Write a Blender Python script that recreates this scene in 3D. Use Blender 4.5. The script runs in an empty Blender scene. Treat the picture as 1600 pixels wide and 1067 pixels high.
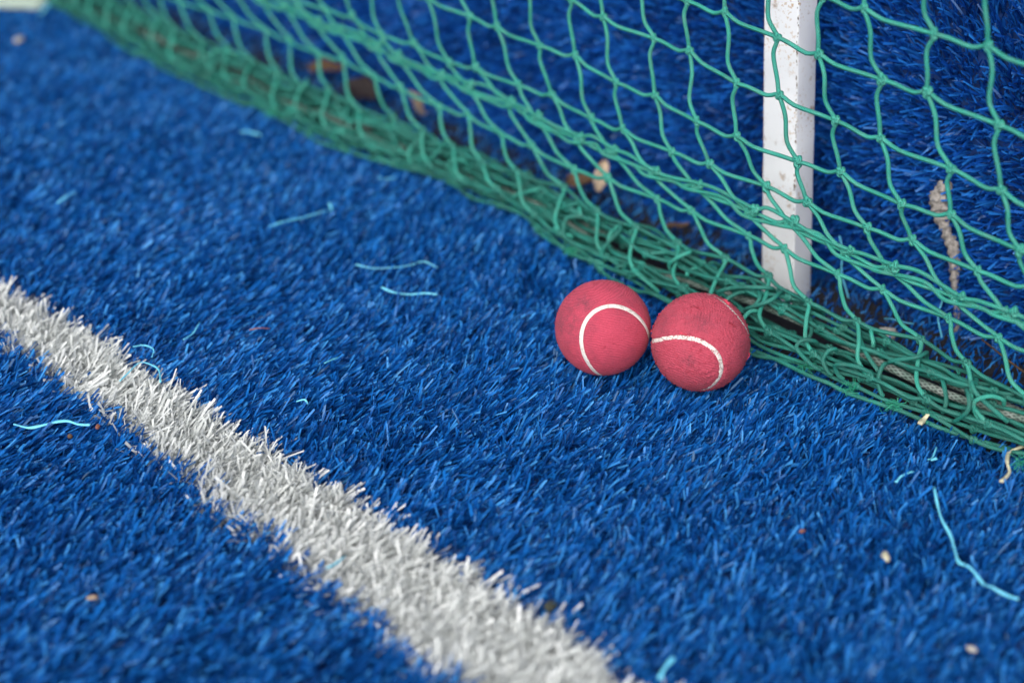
import bpy, math
import numpy as np

R = math.radians
SC = bpy.context.scene
COL = SC.collection

# ------------------------------------------------------------------ camera
cam_data = bpy.data.cameras.new('camera')
cam = bpy.data.objects.new('camera', cam_data)
COL.objects.link(cam)
cam.location = (0, 0, 0.58)
cam.rotation_euler = (R(90 - 30.4), 0, 0)
cam_data.lens = 55
cam_data.sensor_width = 36
cam_data.clip_start = 0.02
cam_data.clip_end = 200
cam_data.dof.use_dof = True
cam_data.dof.focus_distance = 1.065
cam_data.dof.aperture_fstop = 2.8
cam_data.dof.aperture_blades = 9
SC.camera = cam

# ------------------------------------------------------------------ sky, sun, exposure
SUN_EL, SUN_AZ = R(42), R(200)          # azimuth clockwise from +Y
w = bpy.data.worlds.new('World')
SC.world = w
w.use_nodes = True
nt = w.node_tree
sky = nt.nodes.new('ShaderNodeTexSky')
sky.sky_type = 'NISHITA'
sky.sun_disc = False
sky.sun_elevation = SUN_EL
sky.sun_rotation = SUN_AZ
sky.dust_density = 4.0
hs = nt.nodes.new('ShaderNodeHueSaturation')      # overcast: nearly neutral cloud light
hs.inputs['Saturation'].default_value = 0.3
bg = nt.nodes['Background']
bg.inputs['Strength'].default_value = 0.15
nt.links.new(sky.outputs[0], hs.inputs['Color'])
nt.links.new(hs.outputs[0], bg.inputs['Color'])
sd = bpy.data.lights.new('sun', 'SUN')
sd.energy = 0.8
sd.angle = R(55)
sd.color = (1.0, 0.985, 0.96)
sun = bpy.data.objects.new('sun', sd)
COL.objects.link(sun)
sun.rotation_euler = (R(90) - SUN_EL, 0, math.pi - SUN_AZ)
SC.view_settings.view_transform = 'Standard'
SC.view_settings.look = 'None'
SC.view_settings.exposure = 0.48
SC.view_settings.gamma = 1
SC.render.engine = 'CYCLES'
SC.cycles.max_bounces = 4
SC.cycles.diffuse_bounces = 2
SC.cycles.transmission_bounces = 4
SC.cycles.caustics_reflective = False
SC.cycles.caustics_refractive = False
SC.cycles.use_adaptive_sampling = True
SC.cycles.adaptive_threshold = 0.02
SC.cycles.use_denoising = True

# ------------------------------------------------------------------ frame of the place
# U runs along line, net and wall (away to the left); N points from the wall towards the camera side.
U = np.array([-0.689905, 0.723900, 0.0])
N = np.array([-0.723900, -0.689905, 0.0])
Zv = np.array([0.0, 0.0, 1.0])
GZ = -0.012                                  # turf backing; blade tips reach about z = 0.003

def P(s, t, h):
    s, t, h = np.broadcast_arrays(np.asarray(s, float), np.asarray(t, float), np.asarray(h, float))
    return s[..., None] * U + t[..., None] * N + h[..., None] * Zv

# ------------------------------------------------------------------ mesh helpers
def mesh_obj(name, verts, faces, mat, parent=None, uv=None, smooth=True):
    me = bpy.data.meshes.new(name)
    verts = np.asarray(verts, np.float32)
    faces = np.asarray(faces, np.int32)
    k = faces.shape[1]
    me.vertices.add(len(verts))
    me.vertices.foreach_set('co', verts.ravel())
    me.loops.add(faces.size)
    me.loops.foreach_set('vertex_index', faces.ravel())
    me.polygons.add(len(faces))
    me.polygons.foreach_set('loop_start', np.arange(0, faces.size, k, dtype=np.int32))
    if uv is not None:
        l = me.uv_layers.new(name='UVMap')
        l.data.foreach_set('uv', np.asarray(uv, np.float32)[faces.ravel()].ravel())
    me.update(calc_edges=True)
    me.polygons.foreach_set('use_smooth', np.full(len(faces), smooth, dtype=bool))
    me.materials.append(mat)
    o = bpy.data.objects.new(name, me)
    COL.objects.link(o)
    o.parent = parent
    return o

def tag(o, label=None, cat=None, group=None, kind=None):
    if label: o['label'] = label
    if cat: o['category'] = cat
    if group: o['group'] = group
    if kind: o['kind'] = kind
    return o

def empty(name, loc=(0, 0, 0)):
    o = bpy.data.objects.new(name, None)
    o.location = loc
    COL.objects.link(o)
    return o

def catmull(pts, sub):
    p = np.asarray(pts, float)
    p = np.vstack([2 * p[0] - p[1], p, 2 * p[-1] - p[-2]])
    p0, p1, p2, p3 = p[:-3], p[1:-2], p[2:-1], p[3:]
    t = (np.arange(sub) / sub)[None, :, None]
    a, b, c, d = (q[:, None, :] for q in (p0, p1, p2, p3))
    o = 0.5 * (2 * b + (c - a) * t + (2 * a - 5 * b + 4 * c - d) * t ** 2 + (3 * b - a - 3 * c + d) * t ** 3)
    return np.vstack([o.reshape(-1, 3), p[-2][None]])

def tube(path, rad, sides=7, closed=False):
    """verts, quads, uv (length in metres, turn 0..1) of a tube swept along path"""
    path = np.asarray(path, float)
    n = len(path)
    rad = np.broadcast_to(np.asarray(rad, float), (n,))
    if closed:
        T = np.roll(path, -1, 0) - np.roll(path, 1, 0)
    else:
        T = np.gradient(path, axis=0)
    T /= np.linalg.norm(T, axis=1)[:, None] + 1e-12
    A = np.empty_like(path)
    a = np.cross(T[0], [0.31, 0.52, 0.79]); a /= np.linalg.norm(a)
    for i in range(n):
        a = a - T[i] * a.dot(T[i])
        a = a / (np.linalg.norm(a) + 1e-12)
        A[i] = a
    B = np.cross(T, A)
    ang = np.linspace(0, 2 * np.pi, sides + 1)
    ring = (A[:, None] * np.cos(ang)[None, :, None] + B[:, None] * np.sin(ang)[None, :, None]) * rad[:, None, None] + path[:, None]
    V = ring.reshape(-1, 3)
    L = np.concatenate([[0], np.cumsum(np.linalg.norm(np.diff(path, axis=0), axis=1))])
    uv = np.stack([np.repeat(L, sides + 1), np.tile(ang / (2 * np.pi), n)], 1)
    m = n if closed else n - 1
    i = np.arange(m)[:, None] * (sides + 1)
    i2 = ((np.arange(m) + 1) % n)[:, None] * (sides + 1)
    j = np.arange(sides)[None]
    F = np.stack([i + j, i + j + 1, i2 + j + 1, i2 + j], -1).reshape(-1, 4)
    return V, F, uv

def join(parts):
    V, F, UV, k = [], [], [], 0
    for v, f, u_ in parts:
        V.append(v); F.append(f + k); UV.append(u_); k += len(v)
    return np.vstack(V), np.vstack(F), np.vstack(UV)

# ------------------------------------------------------------------ materials
def material(name):
    m = bpy.data.materials.new(name)
    m.use_nodes = True
    t = m.node_tree
    b = t.nodes['Principled BSDF']
    return m, t, b, t.nodes['Material Output']

def node(t, kind, **kw):
    n_ = t.nodes.new(kind)
    for k, v in kw.items():
        if k in n_.inputs: n_.inputs[k].default_value = v
        else: setattr(n_, k, v)
    return n_

def ramp(t, stops, src=None):
    r = t.nodes.new('ShaderNodeValToRGB')
    e = r.color_ramp.elements
    while len(e) < len(stops): e.new(0.5)
    for k, (p, c) in enumerate(stops):
        e[k].position = p
        e[k].color = (*c, 1)
    if src is not None: t.links.new(src, r.inputs['Fac'])
    return r

def blade_material(name, stops, rough, transl, spec=0.5, dust=None, tint=None):
    m, t, b, out = material(name)
    geo = node(t, 'ShaderNodeNewGeometry')
    r = ramp(t, stops, geo.outputs['Random Per Island'])
    col = r.outputs['Color']
    if dust:
        tc = node(t, 'ShaderNodeTexCoord')
        nz = node(t, 'ShaderNodeTexNoise', Scale=9.0, Detail=4.0)
        t.links.new(tc.outputs['Object'], nz.inputs['Vector'])
        rr = ramp(t, [(0.42, (0, 0, 0)), (0.75, (dust[1],) * 3)], nz.outputs['Fac'])
        mx = node(t, 'ShaderNodeMixRGB')
        mx.inputs['Color2'].default_value = (*dust[0], 1)
        t.links.new(rr.outputs['Color'], mx.inputs['Fac'])
        t.links.new(col, mx.inputs['Color1'])
        col = mx.outputs['Color']
    t.links.new(col, b.inputs['Base Color'])
    b.inputs['Roughness'].default_value = rough
    b.inputs['Specular IOR Level'].default_value = spec
    if tint: b.inputs['Specular Tint'].default_value = (*tint, 1)
    tr = node(t, 'ShaderNodeBsdfTranslucent')
    t.links.new(col, tr.inputs['Color'])
    mix = node(t, 'ShaderNodeMixShader', Fac=transl)
    t.links.new(b.outputs[0], mix.inputs[1])
    t.links.new(tr.outputs[0], mix.inputs[2])
    t.links.new(mix.outputs[0], out.inputs['Surface'])
    return m

M = {}
M['blue'] = blade_material('blue turf fibre', [(0.0, (0.002, 0.024, 0.12)), (0.35, (0.006, 0.090, 0.36)), (0.82, (0.012, 0.190, 0.62)), (1.0, (0.07, 0.36, 0.80))], 0.22, 0.22, 0.5, None, (0.40, 0.72, 1.0))
M['blue_wall'] = blade_material('blue wall turf fibre', [(0.0, (0.004, 0.038, 0.22)), (0.35, (0.010, 0.115, 0.52)), (0.93, (0.026, 0.24, 0.74)), (1.0, (0.16, 0.30, 0.60))], 0.24, 0.25, 0.55, None, (0.5, 0.75, 1.0))
M['white'] = blade_material('white turf fibre', [(0.0, (0.52, 0.545, 0.53)), (0.5, (0.72, 0.75, 0.735)), (1.0, (0.85, 0.87, 0.86))], 0.38, 0.15, 0.5)

m, t, b, out = material('turf backing'); M['backing'] = m
tc = node(t, 'ShaderNodeTexCoord')
nz = node(t, 'ShaderNodeTexNoise', Scale=60.0, Detail=6.0)
t.links.new(tc.outputs['Object'], nz.inputs['Vector'])
r = ramp(t, [(0.3, (0.006, 0.03, 0.12)), (0.7, (0.012, 0.07, 0.28))], nz.outputs['Fac'])
t.links.new(r.outputs['Color'], b.inputs['Base Color'])
b.inputs['Roughness'].default_value = 0.85

def cord_material(name, c_lo, c_hi, dust, dust_amt, freq=620.0, bump=0.6, rough=0.55):
    m, t, b, out = material(name)
    uvn = node(t, 'ShaderNodeUVMap')
    sep = node(t, 'ShaderNodeSeparateXYZ')
    t.links.new(uvn.outputs['UV'], sep.inputs[0])
    def mth(op, a, b_=None):
        n_ = node(t, 'ShaderNodeMath', operation=op)
        for k, x in enumerate((a, b_)):
            if x is None: continue
            if isinstance(x, (int, float)): n_.inputs[k].default_value = x
            else: t.links.new(x, n_.inputs[k])
        return n_.outputs[0]
    lu = mth('MULTIPLY', sep.outputs['X'], freq * 2 * math.pi / 3)
    va = mth('MULTIPLY', sep.outputs['Y'], 2 * math.pi * 3)
    s1 = mth('ABSOLUTE', mth('SINE', mth('ADD', lu, va)))
    s2 = mth('ABSOLUTE', mth('SINE', mth('SUBTRACT', lu, va)))
    br = mth('MAXIMUM', s1, s2)
    bp = node(t, 'ShaderNodeBump', Strength=bump, Distance=0.0008)
    t.links.new(br, bp.inputs['Height'])
    t.links.new(bp.outputs[0], b.inputs['Normal'])
    tc = node(t, 'ShaderNodeTexCoord')
    nz = node(t, 'ShaderNodeTexNoise', Scale=55.0, Detail=5.0)
    t.links.new(tc.outputs['Object'], nz.inputs['Vector'])
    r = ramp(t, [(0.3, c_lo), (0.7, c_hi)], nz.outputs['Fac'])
    n2 = node(t, 'ShaderNodeTexNoise', Scale=140.0, Detail=6.0, Roughness=0.7)
    t.links.new(tc.outputs['Object'], n2.inputs['Vector'])
    r2 = ramp(t, [(0.45, (0, 0, 0)), (0.75, (dust_amt,) * 3)], n2.outputs['Fac'])
    mx = node(t, 'ShaderNodeMixRGB')
    t.links.new(r2.outputs['Color'], mx.inputs['Fac'])
    t.links.new(r.outputs['Color'], mx.inputs['Color1'])
    mx.inputs['Color2'].default_value = (*dust, 1)
    m2 = node(t, 'ShaderNodeMixRGB', blend_type='MULTIPLY', Fac=1.0)
    r3 = ramp(t, [(0.55, (0.38, 0.38, 0.38)), (0.95, (1, 1, 1))], br)
    t.links.new(mx.outputs[0], m2.inputs['Color1'])
    t.links.new(r3.outputs[0], m2.inputs['Color2'])
    t.links.new(m2.outputs[0], b.inputs['Base Color'])
    b.inputs['Roughness'].default_value = rough
    b.inputs['Specular IOR Level'].default_value = 0.4
    return m

M['cord'] = cord_material('green net cord', (0.026, 0.30, 0.225), (0.045, 0.42, 0.32), (0.20, 0.36, 0.30), 0.4)
M['cord_low'] = cord_material('dusty green cord darkened for shade', (0.008, 0.130, 0.100), (0.024, 0.275, 0.215), (0.09, 0.20, 0.17), 0.5)  # cord green darkened to put the heap's shade in its colour, plus dust
M['rope'] = cord_material('grey white rope', (0.09, 0.16, 0.13), (0.36, 0.41, 0.38), (0.03, 0.09, 0.065), 0.95, 260.0, 0.8, 0.7)
M['fray'] = blade_material('frayed green fibre', [(0, (0.02, 0.28, 0.17)), (1, (0.05, 0.45, 0.28))], 0.5, 0.2)

def plain(name, c, rough=0.6, var=0.25, scale=300.0, transl=0.0):
    m, t, b, out = material(name)
    tc = node(t, 'ShaderNodeTexCoord')
    nz = node(t, 'ShaderNodeTexNoise', Scale=scale, Detail=5.0)
    t.links.new(tc.outputs['Object'], nz.inputs['Vector'])
    lo = tuple(x * (1 - var) for x in c); hi = tuple(min(1, x * (1 + var)) for x in c)
    r = ramp(t, [(0.3, lo), (0.7, hi)], nz.outputs['Fac'])
    t.links.new(r.outputs[0], b.inputs['Base Color'])
    bp = node(t, 'ShaderNodeBump', Strength=0.3, Distance=0.001)
    t.links.new(nz.outputs['Fac'], bp.inputs['Height'])
    t.links.new(bp.outputs[0], b.inputs['Normal'])
    b.inputs['Roughness'].default_value = rough
    return m

M['cyan'] = plain('cyan plastic fibre', (0.17, 0.66, 0.86), 0.4, 0.12)
M['teal'] = plain('dull cyan fibre', (0.14, 0.58, 0.78), 0.4, 0.2)
M['orange'] = plain('orange fibre', (0.26, 0.10, 0.06), 0.5)
M['beige'] = plain('pale straw', (0.58, 0.55, 0.38), 0.7)
M['leaf_tan'] = plain('tan dry leaf', (0.46, 0.34, 0.23), 0.7, 0.3, 150)
M['leaf_pale'] = plain('pale tan dry leaf', (0.50, 0.39, 0.28), 0.7, 0.25, 150)
M['leaf_brown'] = plain('brown dry leaf', (0.13, 0.075, 0.04), 0.7, 0.4, 150)
M['leaf_dark'] = plain('dark rotten leaf', (0.022, 0.014, 0.014), 0.7, 0.4, 150)
M['mud'] = plain('grey dried mud', (0.31, 0.285, 0.26), 0.95, 0.4, 420)
M['shade_toned_soil'] = plain('shade toned earth crumbs', (0.014, 0.014, 0.018), 0.95, 0.5, 200)  # earth colour taken near-black to hold the gully's shade
M['stone'] = plain('pale stone', (0.42, 0.40, 0.36), 0.8, 0.2, 200)
M['scrap'] = plain('pale grey green plastic', (0.36, 0.45, 0.38), 0.6, 0.1, 60)
M['darkbit'] = plain('dark olive crumb', (0.04, 0.045, 0.03), 0.8)

rng = np.random.default_rng(7)

# ------------------------------------------------------------------ ground sheet
g = mesh_obj('ground', [(-60, -60, GZ), (60, -60, GZ), (60, 60, GZ), (-60, 60, GZ)], [(0, 1, 2, 3)], M['backing'])
tag(g, kind='structure', label='dark blue backing sheet under the artificial turf')

# ------------------------------------------------------------------ turf blades
FS = [0.2, 0.38, 0.45, 0.53, 0.58, 0.78, 0.85, 0.95, 1.05, 1.175, 1.38, 1.59, 2.2]
FT = [-0.020, -0.018, -0.004, 0.003, 0.006, -0.008, -0.026, -0.030, -0.004, -0.008, -0.002, -0.024, -0.01]
def front(s):
    return np.interp(s, FS, FT)                        # how far the front of the heap lies in or out
BALLS = [(np.array([0.0636, 0.9488, 0.0345]), 0.0335), (np.array([0.1297, 0.9288, 0.0346]), 0.0335)]

def wob(x, y, k, ph):
    return (np.sin(x * k * 1.0 + ph + 1.7 * np.sin(y * k * 0.63 + ph)) + np.sin(y * k * 1.31 + 2.1 * ph + 1.3 * np.sin(x * k * 0.77))) * 0.5

def build_blades(name, root, d, L, W, bend, nseg, mat, parent=None):
    n = len(root)
    d = d / np.linalg.norm(d, axis=1)[:, None]
    q = rng.normal(size=(n, 3))
    wv = np.cross(d, q); wv /= np.linalg.norm(wv, axis=1)[:, None]
    w2 = np.cross(d, wv)
    tw = rng.normal(0, 0.5, n)
    V = np.empty((n, nseg + 1, 2, 3), np.float32)
    for k in range(nseg + 1):
        x = k / nseg
        c = root + d * (L * x)[:, None] + bend * (L * x * x)[:, None]
        a = tw * x
        wd = wv * np.cos(a)[:, None] + w2 * np.sin(a)[:, None]
        hw = (W * 0.5 * (1.0 - 0.22 * x))[:, None]
        slant = d * (W * 0.3 * (k == nseg) * rng.normal(0, 1, n))[:, None]
        V[:, k, 0] = c - wd * hw - slant
        V[:, k, 1] = c + wd * hw + slant
    base = (np.arange(n) * (nseg + 1) * 2)[:, None, None]
    k = np.arange(nseg)[None, :, None] * 2
    F = base + k + np.array([0, 1, 3, 2])[None, None, :]
    return mesh_obj(name, V.reshape(-1, 3), F.reshape(-1, 4), mat, parent)

def in_frustum(x, y, margin):
    """ground area the camera covers, plus a margin"""
    c_, s_ = math.cos(R(30.4)), math.sin(R(30.4))
    zc = y * c_ + 0.58 * s_
    v = (0.58 * c_ - y * s_) / zc
    return (np.abs(x) < (0.3273 + margin) * zc) & (v > -0.2183 - margin * 0.7) & (v < 0.2183 + margin)

def ground_tufts(spacing, region):
    xs = np.arange(-2.2, 2.2, spacing); ys = np.arange(-0.2, 3.4, spacing * 1.05)
    a, b_ = np.meshgrid(xs, ys)
    a = a + (np.arange(len(ys)) % 2)[:, None] * spacing * 0.5
    s = a.ravel() * 1.0; tt = b_.ravel()
    x = s * U[0] + tt * -N[0] + 0.0
    y = s * U[1] + tt * -N[1]
    x = x + rng.normal(0, spacing * 0.22, x.size); y = y + rng.normal(0, spacing * 0.22, x.size)
    k = region(x, y) & (x * N[0] + y * N[1] > -0.962)
    return x[k], y[k]

def line_edges(s):
    return -0.4830 + (np.minimum(s, 1.5) - 0.407) * 0.0436, -0.4090 - (np.minimum(s, 1.5) - 0.487) * 0.009

def lean_at(x, y):
    base = np.interp(x, [-0.45, -0.2, 0.0, 0.12, 0.3, 0.6], [1.05, 0.92, 0.62, 0.42, 0.20, 0.15])
    lx = base + 0.30 * wob(x, y, 16, 0.4) + 0.18 * wob(x, y, 45, 2.2)
    ly = 0.10 + 0.28 * wob(x, y, 19, 1.1) + 0.15 * wob(x, y, 50, 3.1)
    return lx, ly

def ground_turf(spacing, region, K, nseg, wmul, lmul, nb, nw):
    x, y = ground_tufts(spacing, region)
    n0 = len(x)
    lx, ly = lean_at(x, y)
    lx = lx + rng.normal(0, 0.30, n0); ly = ly + rng.normal(0, 0.30, n0)
    tl = 1 + 0.13 * wob(x, y, 34, 0.9) + 0.08 * wob(x, y, 85, 2.9) + rng.normal(0, 0.10, n0)
    t = x * N[0] + y * N[1]
    s = x * U[0] + y * U[1]
    edge = 0.0022 * np.sin(s * 70) + 0.0016 * np.sin(s * 173 + 1) + rng.normal(0, 0.0016, n0)
    l0, l1 = line_edges(s)
    white = (t + edge > l0) & (t + edge < l1)
    rep = lambda a_: np.repeat(a_, K)
    n = n0 * K
    spread = 0.20
    d = np.stack([rep(lx) + rng.normal(0, spread, n), rep(ly) + rng.normal(0, spread, n), np.ones(n)], 1)
    lie = rng.random(n) < 0.05                                   # a few blades knocked flat
    d[lie, :2] += rng.normal(0, 1.3, (lie.sum(), 2))
    W_ = rep(white)
    d[W_, :2] += rng.normal(0, 0.42, (W_.sum(), 2)); d[W_, 0] -= 0.30
    root = np.stack([rep(x) + rng.normal(0, spacing * 0.12, n), rep(y) + rng.normal(0, spacing * 0.12, n), np.full(n, GZ)], 1)
    dn = np.linalg.norm(d, axis=1)
    L = 0.0147 * rep(tl) * (1 + np.clip(rng.normal(0, 0.12, n), -0.3, 0.22)) * np.minimum(dn, 1.5) ** 0.55 * lmul
    L = np.minimum(L, 0.0195 * lmul)
    W = rng.uniform(0.0009, 0.0020, n) * wmul * np.where(W_, 1.15, 1.0)
    bend = rng.normal(0, 0.16, (n, 3)); bend[:, 2] -= 0.10
    bend[:, 0] += 0.08
    wm = np.where(W_)[0]
    bend[wm] *= 1.9
    # earth gully before the wall is half bare; none under the heap, for dark gaps
    tt = rep(t)
    keep = ~((tt < -0.868) & (rng.random(n) < 0.80)) & ~((tt < -0.812 + front(rep(s))) & (tt > -0.87))
    L = np.where(tt < -0.868, L * 0.8, L)
    # balls press the fibres down
    du = d / dn[:, None]
    for c, r_ in BALLS:
        tip = root + du * L[:, None]
        ins = np.linalg.norm(tip - c, axis=1) < r_ + 0.0006
        for _ in range(6):
            L = np.where(ins, L * 0.8, L)
            tip = root + du * L[:, None]
            ins = np.linalg.norm(tip - c, axis=1) < r_ + 0.0006
    # strays of the other colour near the line
    flip = (np.abs(tt - rep(l0)) < 0.010) | (np.abs(tt - rep(l1)) < 0.012)
    fl_ = flip & (rng.random(n) < 0.035)
    L = np.where(fl_, np.minimum(L, 0.0115), L)
    W_ = np.where(fl_, ~W_, W_)
    a = keep & ~W_
    build_blades_out(nb, root[a], d[a], L[a], W[a], bend[a], nseg, M['blue'], None)
    a = keep & W_
    build_blades_out(nw, root[a], d[a], L[a] * 0.86, W[a] * 0.95, bend[a], nseg, M['white'], None)
    a = keep & W_ & rep(white)                                    # the line is stitched more densely
    m2 = a.sum()
    r2 = root[a] + np.column_stack([rng.normal(0, 0.0025, (m2, 2)), np.zeros(m2)])
    d2 = d[a] + np.column_stack([rng.normal(0, 0.5, (m2, 2)), np.zeros(m2)])
    build_blades_out(nw, r2, d2, L[a] * rng.uniform(0.65, 0.95, m2), W[a] * 0.85, bend[a], nseg, M['white'], None)

POOL = {}
def build_blades_out(key, root, d, L, W, bend, nseg, mat, parent):
    POOL.setdefault(key, []).append((root, d, L, W, bend, nseg, mat))

near = lambda x, y: in_frustum(x, y, 0.025)
ground_turf(0.0064, near, 11, 3, 1.0, 1.0, 'turf', 'line')
ring = lambda x, y: ~near(x, y) & in_frustum(x, y, 0.30)
ground_turf(0.0120, ring, 6, 2, 1.6, 1.05, 'turf_ring', 'line_ring')

LBL = {
 'turf': ('artificial_turf', 'short blue artificial turf fibres covering the court', 'artificial turf'),
 'line': ('white_line_turf', 'white turf fibres forming the line across the lower left', 'court line'),
 'turf_ring': ('artificial_turf', 'blue artificial turf fibres around the edge of the view', 'artificial turf'),
 'line_ring': ('white_line_turf', 'white turf line running on beyond the view', 'court line'),
}
for key, (nm, lb, ct) in LBL.items():
    ps = POOL.get(key, [])
    if ps:
        cat_ = [np.concatenate([q[i] for q in ps]) for i in range(5)]
        o = build_blades(nm, *cat_, ps[0][5], ps[0][6])
        tag(o, lb, ct, None, 'stuff')

# ------------------------------------------------------------------ turf covered wall behind the net
wall = empty('wall', P(0.6, -0.958, GZ))
tag(wall, 'upright wall covered in blue turf behind the green net', 'wall')
prof = [(-0.940, GZ - 0.002), (-0.949, -0.002), (-0.955, 0.015), (-0.957, 0.06), (-0.957, 0.20), (-0.956, 0.34), (-0.957, 0.90), (-0.957, 2.385), (-0.962, 2.40), (-1.16, 2.40), (-1.165, 2.385), (-1.165, GZ - 0.002)]  # height above the view added to block sky light behind the net
ss = np.linspace(-1.2, 5.0, 63)
wv_ = []
for s_ in ss:
    for (t_, h_) in prof:
        wv_.append(P(s_, t_, h_))
k = len(prof)
wf = [(i * k + j, i * k + j + 1, (i + 1) * k + j + 1, (i + 1) * k + j) for i in range(len(ss) - 1) for j in range(k - 1)]
wl = np.array(wall.location)
mesh_obj('backing', np.array(wv_) - wl, wf, M['backing'], wall)

def wall_turf(s0, s1, h0, h1, spacing, K, nseg, wmul, name, skip=None):
    sg, hg = np.meshgrid(np.arange(s0, s1, spacing), np.arange(h0, h1, spacing))
    s = sg.ravel() + rng.normal(0, spacing * 0.22, sg.size)
    h = hg.ravel() + rng.normal(0, spacing * 0.22, sg.size)
    if skip is not None:
        k_ = ~((s > skip[0]) & (s < skip[1]) & (h < skip[2]))
        s, h = s[k_], h[k_]
    n0 = len(s)
    up = np.interp(h, [0.0, 0.05, 0.13, 0.19, 0.26, 0.6], [0.15, 0.32, 0.55, 0.85, 1.7, 1.7]) + 0.22 * wob(s, h, 30, 0.3) + rng.normal(0, 0.16, n0)
    al = 0.15 + 0.35 * wob(s, h, 22, 1.9) + rng.normal(0, 0.2, n0)
    rep = lambda a_: np.repeat(a_, K)
    n = n0 * K
    up = rep(up) + rng.normal(0, 0.24, n); al = rep(al) + rng.normal(0, 0.24, n)
    d = N[None] + up[:, None] * Zv + al[:, None] * U
    t = np.interp(rep(h), [-0.002, 0.015, 0.06], [-0.950, -0.956, -0.958])
    root = P(rep(s) + rng.normal(0, spacing * 0.16, n), t, rep(h) + rng.normal(0, spacing * 0.16, n)) - wl
    L = 0.0170 * (1 + rng.normal(0, 0.15, n)) * np.minimum(np.linalg.norm(d, axis=1), 1.8) ** 0.5
    W = rng.uniform(0.0011, 0.0024, n) * wmul
    bend = rng.normal(0, 0.15, (n, 3)); bend[:, 2] -= 0.12
    o = build_blades(name, root, d, L, W, bend, nseg, M['blue_wall'], wall)
    tag(o, 'blue turf fibres combed across the upright wall', None, None, 'stuff')

VIS = (0.30, 1.75, 0.31)
wall_turf(VIS[0], VIS[1], -0.002, VIS[2], 0.0064, 7, 3, 1.0, 'turf')
wall_turf(-0.4, 3.0, -0.002, 0.9, 0.0135, 6, 2, 1.9, 'turf', VIS)

# ------------------------------------------------------------------ net post
post = empty('net_post', P(0.63, -0.895, GZ))
tag(post, 'white painted steel post with rust specks standing behind the net', 'post')
m, t, b, out = material('white post paint'); M['post'] = m
tc = node(t, 'ShaderNodeTexCoord')
n1 = node(t, 'ShaderNodeTexNoise', Scale=55.0, Detail=8.0, Roughness=0.72)
t.links.new(tc.outputs['Object'], n1.inputs['Vector'])
mask = ramp(t, [(0.585, (0, 0, 0)), (0.65, (1, 1, 1))], n1.outputs['Fac'])
n1b = node(t, 'ShaderNodeTexNoise', Scale=420.0, Detail=3.0)
t.links.new(tc.outputs['Object'], n1b.inputs['Vector'])
mask2 = ramp(t, [(0.60, (0, 0, 0)), (0.64, (1, 1, 1))], n1b.outputs['Fac'])
n2 = node(t, 'ShaderNodeTexNoise', Scale=16.0, Detail=6.0)
t.links.new(tc.outputs['Object'], n2.inputs['Vector'])
paint = ramp(t, [(0.3, (0.78, 0.80, 0.82)), (0.7, (0.87, 0.88, 0.89))], n2.outputs['Fac'])
rustc = ramp(t, [(0.35, (0.20, 0.11, 0.05)), (0.65, (0.55, 0.40, 0.26))], n1b.outputs['Fac'])
mx = node(t, 'ShaderNodeMixRGB')
mm = node(t, 'ShaderNodeMath', operation='MULTIPLY'); mm.inputs[1].default_value = 0.75
ad = node(t, 'ShaderNodeMath', operation='MULTIPLY')
ad2 = node(t, 'ShaderNodeMath', operation='MAXIMUM')
n3 = node(t, 'ShaderNodeTexNoise', Scale=24.0, Detail=2.0)
t.links.new(tc.outputs['Object'], n3.inputs['Vector'])
g3 = ramp(t, [(0.5, (0, 0, 0)), (0.6, (1, 1, 1))], n3.outputs['Fac'])
t.links.new(mask.outputs[0], mm.inputs[0])
t.links.new(mask2.outputs[0], ad.inputs[0]); t.links.new(g3.outputs[0], ad.inputs[1])
t.links.new(mm.outputs[0], ad2.inputs[0]); t.links.new(ad.outputs[0], ad2.inputs[1])
t.links.new(ad2.outputs[0], mx.inputs['Fac'])
t.links.new(paint.outputs[0], mx.inputs['Color1']); t.links.new(rustc.outputs[0], mx.inputs['Color2'])
t.links.new(mx.outputs[0], b.inputs['Base Color'])
bp = node(t, 'ShaderNodeBump', Strength=0.25, Distance=0.0006)
t.links.new(n1.outputs['Fac'], bp.inputs['Height']); t.links.new(bp.outputs[0], b.inputs['Normal'])
b.inputs['Roughness'].default_value = 0.42
M['rust'] = plain('rust line', (0.16, 0.10, 0.07), 0.9, 0.5, 500)

def post_body():
    wS, wT, bev = 0.0312, 0.0225, 0.0016
    # cross section in (s, t) with chamfered, slightly rounded corners
    cs = []
    for (cx, cy, a0) in ((wS / 2, wT / 2, 0), (-wS / 2, wT / 2, 90), (-wS / 2, -wT / 2, 180), (wS / 2, -wT / 2, 270)):
        for a in (0, 30, 60, 90):
            sx = cx - math.copysign(bev, cx) + bev * math.cos(R(a0 + a))
            sy = cy - math.copysign(bev, cy) + bev * math.sin(R(a0 + a))
            cs.append((sx, sy))
    cs = np.array(cs)
    hs_ = np.concatenate([np.linspace(0, 0.42, 43), np.linspace(0.46, 0.93, 10)])
    V = []
    for h in hs_:
        j = rng.normal(0, 0.00012, cs.shape)
        lean = 0.0915 * (h - 0.08)
        V.append((cs[:, :1] + j[:, :1] + lean + 0.0058) * U + (cs[:, 1:] + j[:, 1:]) * N + h * Zv)
    k = len(cs); V = np.vstack(V)
    F = [(i * k + j, i * k + (j + 1) % k, (i + 1) * k + (j + 1) % k, (i + 1) * k + j) for i in range(len(hs_) - 1) for j in range(k)]
    return V, F
V, F = post_body()
body = mesh_obj('shaft', V, F, M['post'], post)
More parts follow.
